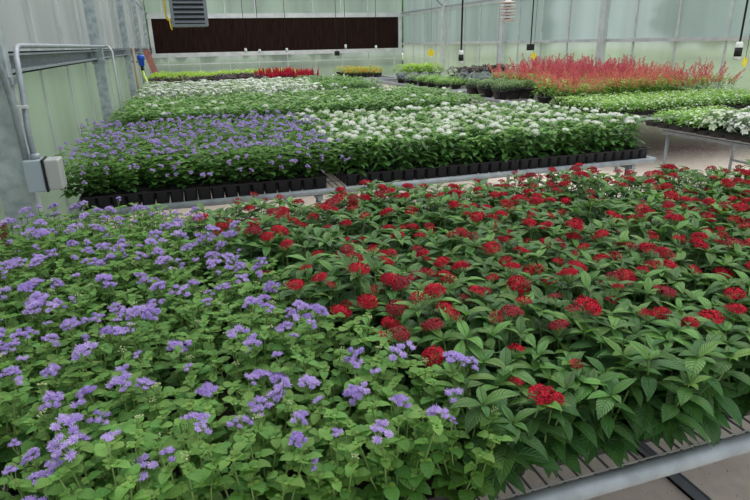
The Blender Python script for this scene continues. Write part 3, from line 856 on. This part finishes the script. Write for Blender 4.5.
treeline('foliage_outside', [(-16+rg.uniform(-2, 2), y, rg.uniform(2.2, 3.0)) for y in range(-4, 40, 4)], 'blurred green trees seen beyond the left frosted wall')
treeline('foliage_outside', [(x, 56+rg.uniform(-2, 2), rg.uniform(5.0, 6.0)) for x in range(-14, 34, 4)], 'blurred green trees seen beyond the end wall')
treeline('foliage_outside', [(40+rg.uniform(-2, 2), y, rg.uniform(3.6, 4.6)) for y in range(0, 44, 4)], 'blurred green trees seen beyond the right frosted wall')

# fallen petals on the aisle floor
mb = MB()
for i in range(1300):
    x = rg.gauss(7.9, .6); y = rg.gauss(7.5, .35); s = rg.uniform(.010, .022); a = rg.uniform(0, TAU)
    z = .004+rg.random()*.004
    mb.add([(x+s*math.cos(a+k*TAU/4)*(1 if k % 2 else .6), y+s*math.sin(a+k*TAU/4)*(1 if k % 2 else .6), z) for k in range(4)], [(0, 1, 2, 3)])
tag(mb.obj('fallen_petals', M['petalpink']), 'pink petals scattered over the concrete aisle below the right benches', 'petals', None, 'stuff')

# ------------------------------------------------------------------ walls
LX, RXW, BY = -1.0, 9.75, 26.0
def sheet(name, vs, mat):
    mb = MB(); mb.add(vs, [(0, 1, 2, 3)]); return struct(mb.obj(name, mat))
WT = 5.2
sheet('wall_left', [(LX-.06, -3, 1.66), (LX-.06, BY, 1.66), (LX-.06, BY, WT), (LX-.06, -3, WT)], M['sheet'])
sheet('window_1', [(LX-.05, -3, .0), (LX-.05, BY, .0), (LX-.05, BY, 1.66), (LX-.05, -3, 1.66)], M['sheet_low'])
sheet('wall_right', [(RXW+.06, -3, 1.70), (RXW+.06, BY, 1.70), (RXW+.06, BY, WT), (RXW+.06, -3, WT)], M['sheet_r'])
sheet('window_2', [(RXW+.05, -3, .0), (RXW+.05, BY, .0), (RXW+.05, BY, 1.70), (RXW+.05, -3, 1.70)], M['sheet_low_r'])
sheet('wall_back', [(LX, BY+.04, 2.95), (RXW, BY+.04, 2.95), (RXW, BY+.04, WT), (LX, BY+.04, WT)], M['sheet_back'])
sheet('window_3', [(LX, BY+.04, .0), (RXW, BY+.04, .0), (RXW, BY+.04, 1.45), (LX, BY+.04, 1.45)], M['sheet_low'])
tn = [0]
def trim(fn, mat='alu', smooth=False):
    tn[0] += 1; mb = MB(); fn(mb); return struct(mb.obj('trim_%d' % tn[0], M[mat], None, smooth))
# left wall: purlin channel, conduit, strips
def chan(m):
    x0 = LX-.04
    m.box(x0, -3, 1.735, x0+.10, BY, 1.745); m.box(x0, -3, 1.62, x0+.008, BY, 1.74); m.box(x0, -3, 1.615, x0+.10, BY, 1.625); m.box(x0+.092, -3, 1.615, x0+.10, BY, 1.645); m.box(x0+.092, -3, 1.722, x0+.10, BY, 1.745)
trim(chan, 'galv')
for y in [0.4+1.22*i for i in range(21)]:
    trim(lambda m, y=y: (m.box(LX-.045, y-.02, 1.74, LX-.02, y+.02, WT)), 'alu')
    trim(lambda m, y=y: (m.box(LX-.045, y-.012, 0, LX-.03, y+.012, 1.62)), 'alu')
trim(lambda m: m.box(LX-.05, -3, 0, LX+.0, BY, .25), 'alu')
trim(lambda m: m.tube([(LX+.03, -3, 3.0), (LX+.03, BY, 3.0)], .025, 8), 'galv', True)
# right wall
for z in (.0, 1.66, 2.86):
    trim(lambda m, z=z: m.box(RXW-.03, -3, z, RXW+.04, BY, z+.075), 'alu')
for y in [.3+1.22*i for i in range(21)]:
    trim(lambda m, y=y: m.box(RXW+.01, y-.018, 0, RXW+.045, y+.018, WT), 'alu')
# back wall
trim(lambda m: (m.box(LX, BY-.10, 2.82, RXW, BY+.03, 3.0)), 'alu')
trim(lambda m: (m.box(LX, BY-.14, 1.36, RXW, BY+.03, 1.52)), 'alu')
trim(lambda m: (m.box(LX, BY-.04, .0, RXW, BY+.03, .35)), 'alu')
trim(lambda m: (m.box(LX, BY-.04, 1.06, RXW, BY+.03, 1.10)), 'alu')
for x in [LX+.6+1.22*i for i in range(9)]:
    trim(lambda m, x=x: m.box(x-.02, BY-.03, 3.0, x+.02, BY+.03, WT), 'alu')
    trim(lambda m, x=x: m.box(x-.015, BY-.03, .3, x+.015, BY+.03, 1.36), 'alu')
trim(lambda m: m.box(LX, BY-.03, 3.55, RXW, BY+.03, 3.60), 'alu')
# cooling pad
pad = empty('cooling_pad', ((LX+RXW)/2, BY-.05, 1.5)); tag(pad, 'long dark brown evaporative cooling pad framed in the end wall', 'cooling pad')
hw = (RXW-LX)/2
mb = MB(); mb.box(-hw+.16, -.02, .0, hw-.22, .05, 1.34); mb.obj('pad_face', M['pad'], pad)
for nm, b in (('frame_side', (-hw+.02, -.07, -.1, -hw+.16, .06, 1.42)), ('frame_side', (hw-.22, -.07, -.1, hw-.06, .06, 1.42))):
    mb = MB(); mb.box(*b); mb.obj(nm, M['alu'], pad)
# overhead pipes that carry the cords (above the picture)
CO = [(1.45, 13.5), (1.7, 13.5)]
for y in (5.5, 9.0, 13.5):
    struct(link('trim_%d' % (200+int(y)), (lambda m: (m.tube([(LX+.03, y, 4.0), (RXW, y, 4.0)], .025, 8), m)[1])(MB()).mesh('overhead_pipe', [M['galv']], True)))

# left wall posts
def post(y, label, x=LX+.06, w=.055, d=.05, h=WT-.3):
    mb = MB(); mb.box(-w, -d, 0, w, d, h); o = mb.obj('steel_post', M['galv_post'], None, False, (x, y, .0)); tag(o, label, 'post')
    pl = MB(); pl.box(-w-.03, -d-.03, 0, w+.03, d+.03, .012); pl.obj('base_plate', M['galv_post'], o)
    br = MB(); br.box(-w-.012, -d-.006, 1.58, w+.012, d+.006, 1.62); br.obj('strap', M['galv'], o)
    return o
# the nearest post carries the outlet box: stands past the bench corner
post(3.62, 'wide galvanised steel post nearest the camera, carrying the grey outlet box', w=.085, d=.05)
post(8.2, 'second galvanised post along the left wall with conduit bending down it', w=.06, d=.07)
post(12.8, 'third galvanised post along the left wall')
post(17.4, 'fourth post along the left wall, beyond the blue regulator')
post(22.0, 'furthest post along the left wall, just before the corner')
for y, lb in ((21.3, 'white-grey upright post of the right wall farthest from the camera'), (16.9, 'second farthest upright post of the right wall'), (12.2, 'upright post of the right wall behind the red spiked plants'), (7.6, 'upright post of the right wall at the picture edge')):
    mb = MB(); mb.box(-.06, -.09, 0, .06, .09, WT-.3); tag(mb.obj('wall_post', M['alu'], None, False, (RXW-.10, y, 0)), lb, 'post')

# conduit with outlet box on the nearest post
cx = LX+.17
o = empty('electrical_conduit', (cx, 3.55, 0)); tag(o, 'grey steel conduit clipped down the nearest post to the outlet box', 'conduit')
mb = MB(); mb.tube([(-.02, 4.65, 1.775), (-.02, .36, 1.775), (-.01, .25, 1.765), (.0, .16, 1.72), (.01, .10, 1.64), (.015, .06, 1.54), (.015, .03, 1.44), (.015, 0, 1.36), (.015, 0, 1.19)], .015, 12); mb.obj('pipe', M['galv'], o, True)
mb = MB(); mb.tube([(-.03, -2.5, 1.775), (-.03, -.26, 1.775), (-.03, -.17, 1.76), (-.03, -.10, 1.70), (-.025, -.06, 1.60), (-.022, -.03, 1.48), (-.02, -.02, 1.19)], .016, 12); mb.obj('near_pipe', M['galv'], o, True)
mb = MB(); mb.box(-.035, -.02, 1.46, .04, .02, 1.475); mb.box(-.05, .012, 1.455, -.03, .026, 1.48); mb.obj('clamp', M['alu'], o)
bx = empty('outlet_box', (cx+.025, 3.53, 1.02)); bx.scale = (1.15, 1.15, 1.12); tag(bx, 'grey metal outlet box with a clear weather cover below the conduit', 'outlet box')
def bevelbox(x0, y0, z0, x1, y1, z1, name, mat, parent, w=.006, seg=2):
    mb = MB(); mb.box(x0, y0, z0, x1, y1, z1); q = mb.obj(name, mat, parent)
    md = q.modifiers.new('bevel', 'BEVEL'); md.width = w; md.segments = seg; return q
bevelbox(-.050, -.05, 0, .030, .05, .155, 'box_body', M['grey_plastic'], bx)
bevelbox(.030, -.055, -.002, .038, .055, .158, 'gasket', M['black'], bx, .002)
bevelbox(.038, -.05, .004, .105, .05, .154, 'weather_cover', plain('clear cover', (.42, .44, .43), .25), bx, .010, 3)
mb = MB(); mb.tube([(-.0, 0, .155), (-.0, 0, .18)], .022, 12); mb.obj('fitting', M['galv'], bx, True)
# second conduit at post 2
o = empty('electrical_conduit', (LX+.15, 8.1, 0)); tag(o, 'thin conduit bending down in front of the second left post', 'conduit')
mb = MB(); mb.tube([(-.0, .10, 1.775), (.06, -.02, 1.77), (.09, -.04, 1.72), (.09, -.04, .4)], .014, 10); mb.obj('pipe', M['alu'], o, True)

# blue regulator and hose
o = empty('water_regulator', (LX+.20, 14.6, 1.38)); tag(o, 'blue water regulator mounted on a pipe by the left wall', 'regulator')
mb = MB(); mb.lathe([(.001, .22), (.06, .22), (.085, .19), (.085, .12), (.06, .10), (.06, .0), (.04, -.02), (.001, -.02)], n=18); mb.obj('body', M['blue'], o, True)
mb = MB(); mb.tube([(-.22, 0, .08), (.0, 0, .08)], .02, 8); mb.obj('inlet_pipe', M['galv'], o, True)
mb = MB(); mb.lathe([(.001, -.02), (.035, -.02), (.035, -.12), (.001, -.12)], n=14); mb.obj('nozzle', M['black'], o, True)
mb = MB(); mb.tube([(0, 0, 1.27), (.02, -.10, 1.15), (.10, -.5, 1.0), (.16, -.7, .8), (.16, -.8, .4), (.1, -.5, .02)], .028, 10); tag(mb.obj('garden_hose', M['hose'], None, True, (LX+.20, 14.6, 0)), 'yellow green hose hanging from the blue regulator', 'hose')
mb = MB(); mb.tube([(0, 0, 0), (0, 0, 1.75)], .03, 10); tag(mb.obj('tan_pipe', plain('tan pipe', (.42, .33, .24), .6), None, True, (LX+.10, 13.9, 0)), 'tan upright pipe just before the blue regulator', 'pipe')
mb = MB(); mb.box(-.09, -.02, 0, .09, .02, 1.75); q = mb.obj('leaning_board', M['redboard'], None, False, (-.42, 18.9, .0)); q.rotation_euler = (0, R(-15), 0); tag(q, 'faded red board leaning against the left wall near the corner', 'board')
mb = MB(); mb.box(-.02, -.02, 0, .02, .02, .93); q = mb.obj('wooden_stake', M['rust'], None, False, (LX+.05, 3.22, .0)); tag(q, 'brown wooden stake at the left border beside the nearest post', 'stake')

# unit heater
hz = 2.11
o = empty('unit_heater', (.29, 12.0, hz)); tag(o, 'grey louvred unit heater hanging above the left benches', 'heater')
bevelbox(-.33, 0, 0, .33, .55, .75, 'case', M['heater'], o, .01)
mb = MB()
mb.box(-.33, -.03, 0, -.27, 0, .75); mb.box(.27, -.03, 0, .33, 0, .75); mb.box(-.27, -.03, 0, .27, 0, .04); mb.obj('front_frame', M['heater'], o)
mb = MB(); mb.box(-.27, -.004, .04, .27, -.001, .74); mb.obj('grille_back', M['black'], o)
mb = MB()
for i in range(8):
    z = .08+i*.083; mb.add([(-.27, -.004, z+.028), (.27, -.004, z+.028), (.27, -.05, z-.012), (-.27, -.05, z-.012), (-.27, -.004, z+.020), (.27, -.004, z+.020), (.27, -.05, z-.02), (-.27, -.05, z-.02)], [(0, 1, 2, 3), (4, 5, 6, 7), (3, 2, 6, 7)])
mb.obj('louvres', M['heater'], o)
mb = MB(); mb.tube([(-.41, .1, 2.0), (-.41, .1, .16), (-.38, .1, .12), (-.33, .1, .12)], .02, 10); mb.obj('gas_pipe', M['yellow_pipe'], o, True)
mb = MB(); mb.tube([(-.36, .0, .15), (-.35, -.02, .0), (-.33, -.01, -.06)], .014, 8); mb.obj('gas_hose', M['orange'] if False else M['yellow_pipe'], o, True)
for s in (-.28, .28):
    mb = MB(); mb.tube([(s, .25, .75), (s, .25, 2.0)], .008, 6); mb.obj('hanging_rod', M['galv'], o, True)

# hanging cords with cup weights
def cord(x, y, z, label, kind='cup', r=.006):
    o = empty('hanging_cord', (x, y, z)); tag(o, label, 'cord', None)
    mb = MB(); mb.tube([(0, 0, .06), (0, 0, 4.0-z)], r, 6); mb.obj('cord', M['black'], o, True)
    mb = MB()
    if kind == 'cup':
        mb.lathe([(.001, .06), (.022, .06), (.030, .03), (.026, -.03), (.001, -.03)], n=12); mb.obj('weight', M['white_plastic'], o, True)
        mb = MB(); mb.lathe([(.001, .075), (.015, .075), (.022, .06), (.001, .06)], n=12); mb.obj('cap', M['black'], o, True)
    elif kind == 'dark':
        mb.box(-.05, -.04, -.04, .05, .04, .06); mb.obj('weight', M['black'], o)
    else:
        mb.lathe([(.001, .12), (.030, .12), (.040, .09), (.040, .055)], n=14); mb.obj('weight_top', M['white_plastic'], o, True)
        mb = MB(); mb.lathe([(.040, .055), (.041, .055), (.041, -.045), (.040, -.045)], n=14); mb.obj('dark_band', M['black'], o, True)
        mb = MB(); mb.lathe([(.040, -.045), (.040, -.075), (.001, -.09)], n=14); mb.obj('weight_base', M['white_plastic'], o, True)
    return o
hang = [(1.42, 13.5, 1.635, 'leftmost white-weighted cord hanging before the cooling pad', 'cup'),
        (1.72, 13.5, 1.61, 'second white-weighted cord from the left before the cooling pad', 'cup'),
        (2.32, 13.5, 1.62, 'third white-weighted cord, larger weight, before the cooling pad', 'cup'),
        (3.47, 13.5, 1.535, 'cord with a small black block before the cooling pad', 'dark'),
        (3.68, 13.5, 1.67, 'cord with white weight just right of the black block', 'cup'),
        (4.41, 13.5, 1.635, 'rightmost white-weighted cord before the cooling pad', 'cup')]
for h_ in hang: cord(*h_)
cord(4.40, 9.0, 1.49, 'thick black cord with large white and black cylinder weight', 'sensor', .014)
cord(5.69, 9.0, 1.62, 'black cord with small dark weight above the red flowers', 'dark', .010)
cord(6.29, 5.5, 1.56, 'thick black cord and white-black weight near the right border', 'sensor', .012)
def sticky(x, y, z, rz, tilt, label, s=.07, top=4.0):
    o = empty('sticky_card', (x, y, z)); tag(o, label, 'card')
    o.rotation_euler = (0, 0, rz)
    mb = MB(); mb.add([(-s, 0, -s*.9), (s, 0, -s*.9), (s, 0, s*.9), (-s, 0, s*.9)], [(0, 1, 2, 3)]); q = mb.obj('card', M['yellow'], o); q.rotation_euler = (0, R(tilt), 0)
    sm = q.modifiers.new('thick', 'SOLIDIFY'); sm.thickness = .002
    mb = MB(); mb.tube([(0, 0, s*.6), (0, 0, top-z)], .003, 4); mb.obj('string', M['black'], o, True)
sticky(5.80, 13.5, 1.50, .2, 20, 'yellow sticky card near the far right corner, behind the cylinder weight', .085)
sticky(5.75, 8.98, 1.49, .3, 35, 'yellow sticky card hanging over the coral red flowers', .055)
sticky(6.40, 5.48, 1.45, .3, 30, 'yellow sticky card by the right border cord', .055)
# louvred sensor shield
o = empty('louvred_shield', (5.22, 9.0, 2.05)); tag(o, 'stacked pinkish white louvred sensor shield hanging at the top edge', 'sensor')
for i in range(7):
    mb = MB(); z = i*.045; mb.lathe([(.03, z+.03), (.125, z+.012), (.13, z-.002), (.125, z), (.03, z+.018)], n=22)
    mb.obj('louvre_ring', M['white_plastic'] if i % 2 else M['pinkwhite'], o, True)
mb = MB(); mb.tube([(0, 0, 0), (0, 0, .33)], .045, 10); mb.obj('core', M['white_plastic'], o, True)
mb = MB(); mb.tube([(0, 0, .33), (0, 0, 1.95)], .008, 6); mb.obj('cord', M['black'], o, True)
# corner brace pipes on the right wall
trim(lambda m: m.tube([(RXW-.05, 21.3, 2.92), (RXW-1.3, 21.3, 3.9)], .025, 8), 'galv', True)
trim(lambda m: m.tube([(RXW-.08, -1, 2.98), (RXW-.08, BY-.1, 2.98)], .03, 8), 'galv', True)

# ------------------------------------------------------------------ light
w = bpy.data.worlds.new('World'); scene.world = w; w.use_nodes = True
nt = w.node_tree; nt.nodes.clear()
out = nt.nodes.new('ShaderNodeOutputWorld'); bg = nt.nodes.new('ShaderNodeBackground')
tc = nt.nodes.new('ShaderNodeTexCoord'); sep = nt.nodes.new('ShaderNodeSeparateXYZ'); nt.links.new(tc.outputs['Generated'], sep.inputs[0])
c = ramp(nt, sep.outputs[2], [(0., (.72, .78, .80)), (.25, (.86, .92, .97)), (1., (1., 1., 1.))])
nt.links.new(c, bg.inputs[0]); bg.inputs[1].default_value = 1.35
nt.links.new(bg.outputs[0], out.inputs[0])
sun = bpy.data.lights.new('sun', 'SUN'); sun.energy = 1.5; sun.angle = R(55); sun.color = (1, .98, .94)
so = bpy.data.objects.new('sun', sun); col.objects.link(so)
so.rotation_euler = (R(-22), R(18), 0)
scene.view_settings.view_transform = 'Standard'
scene.view_settings.look = 'None'
scene.view_settings.exposure = 0.0
scene.cycles.max_bounces = 8
scene.cycles.transparent_max_bounces = 8
scene.cycles.sample_clamp_indirect = 6
print('objects', len(bpy.data.objects))
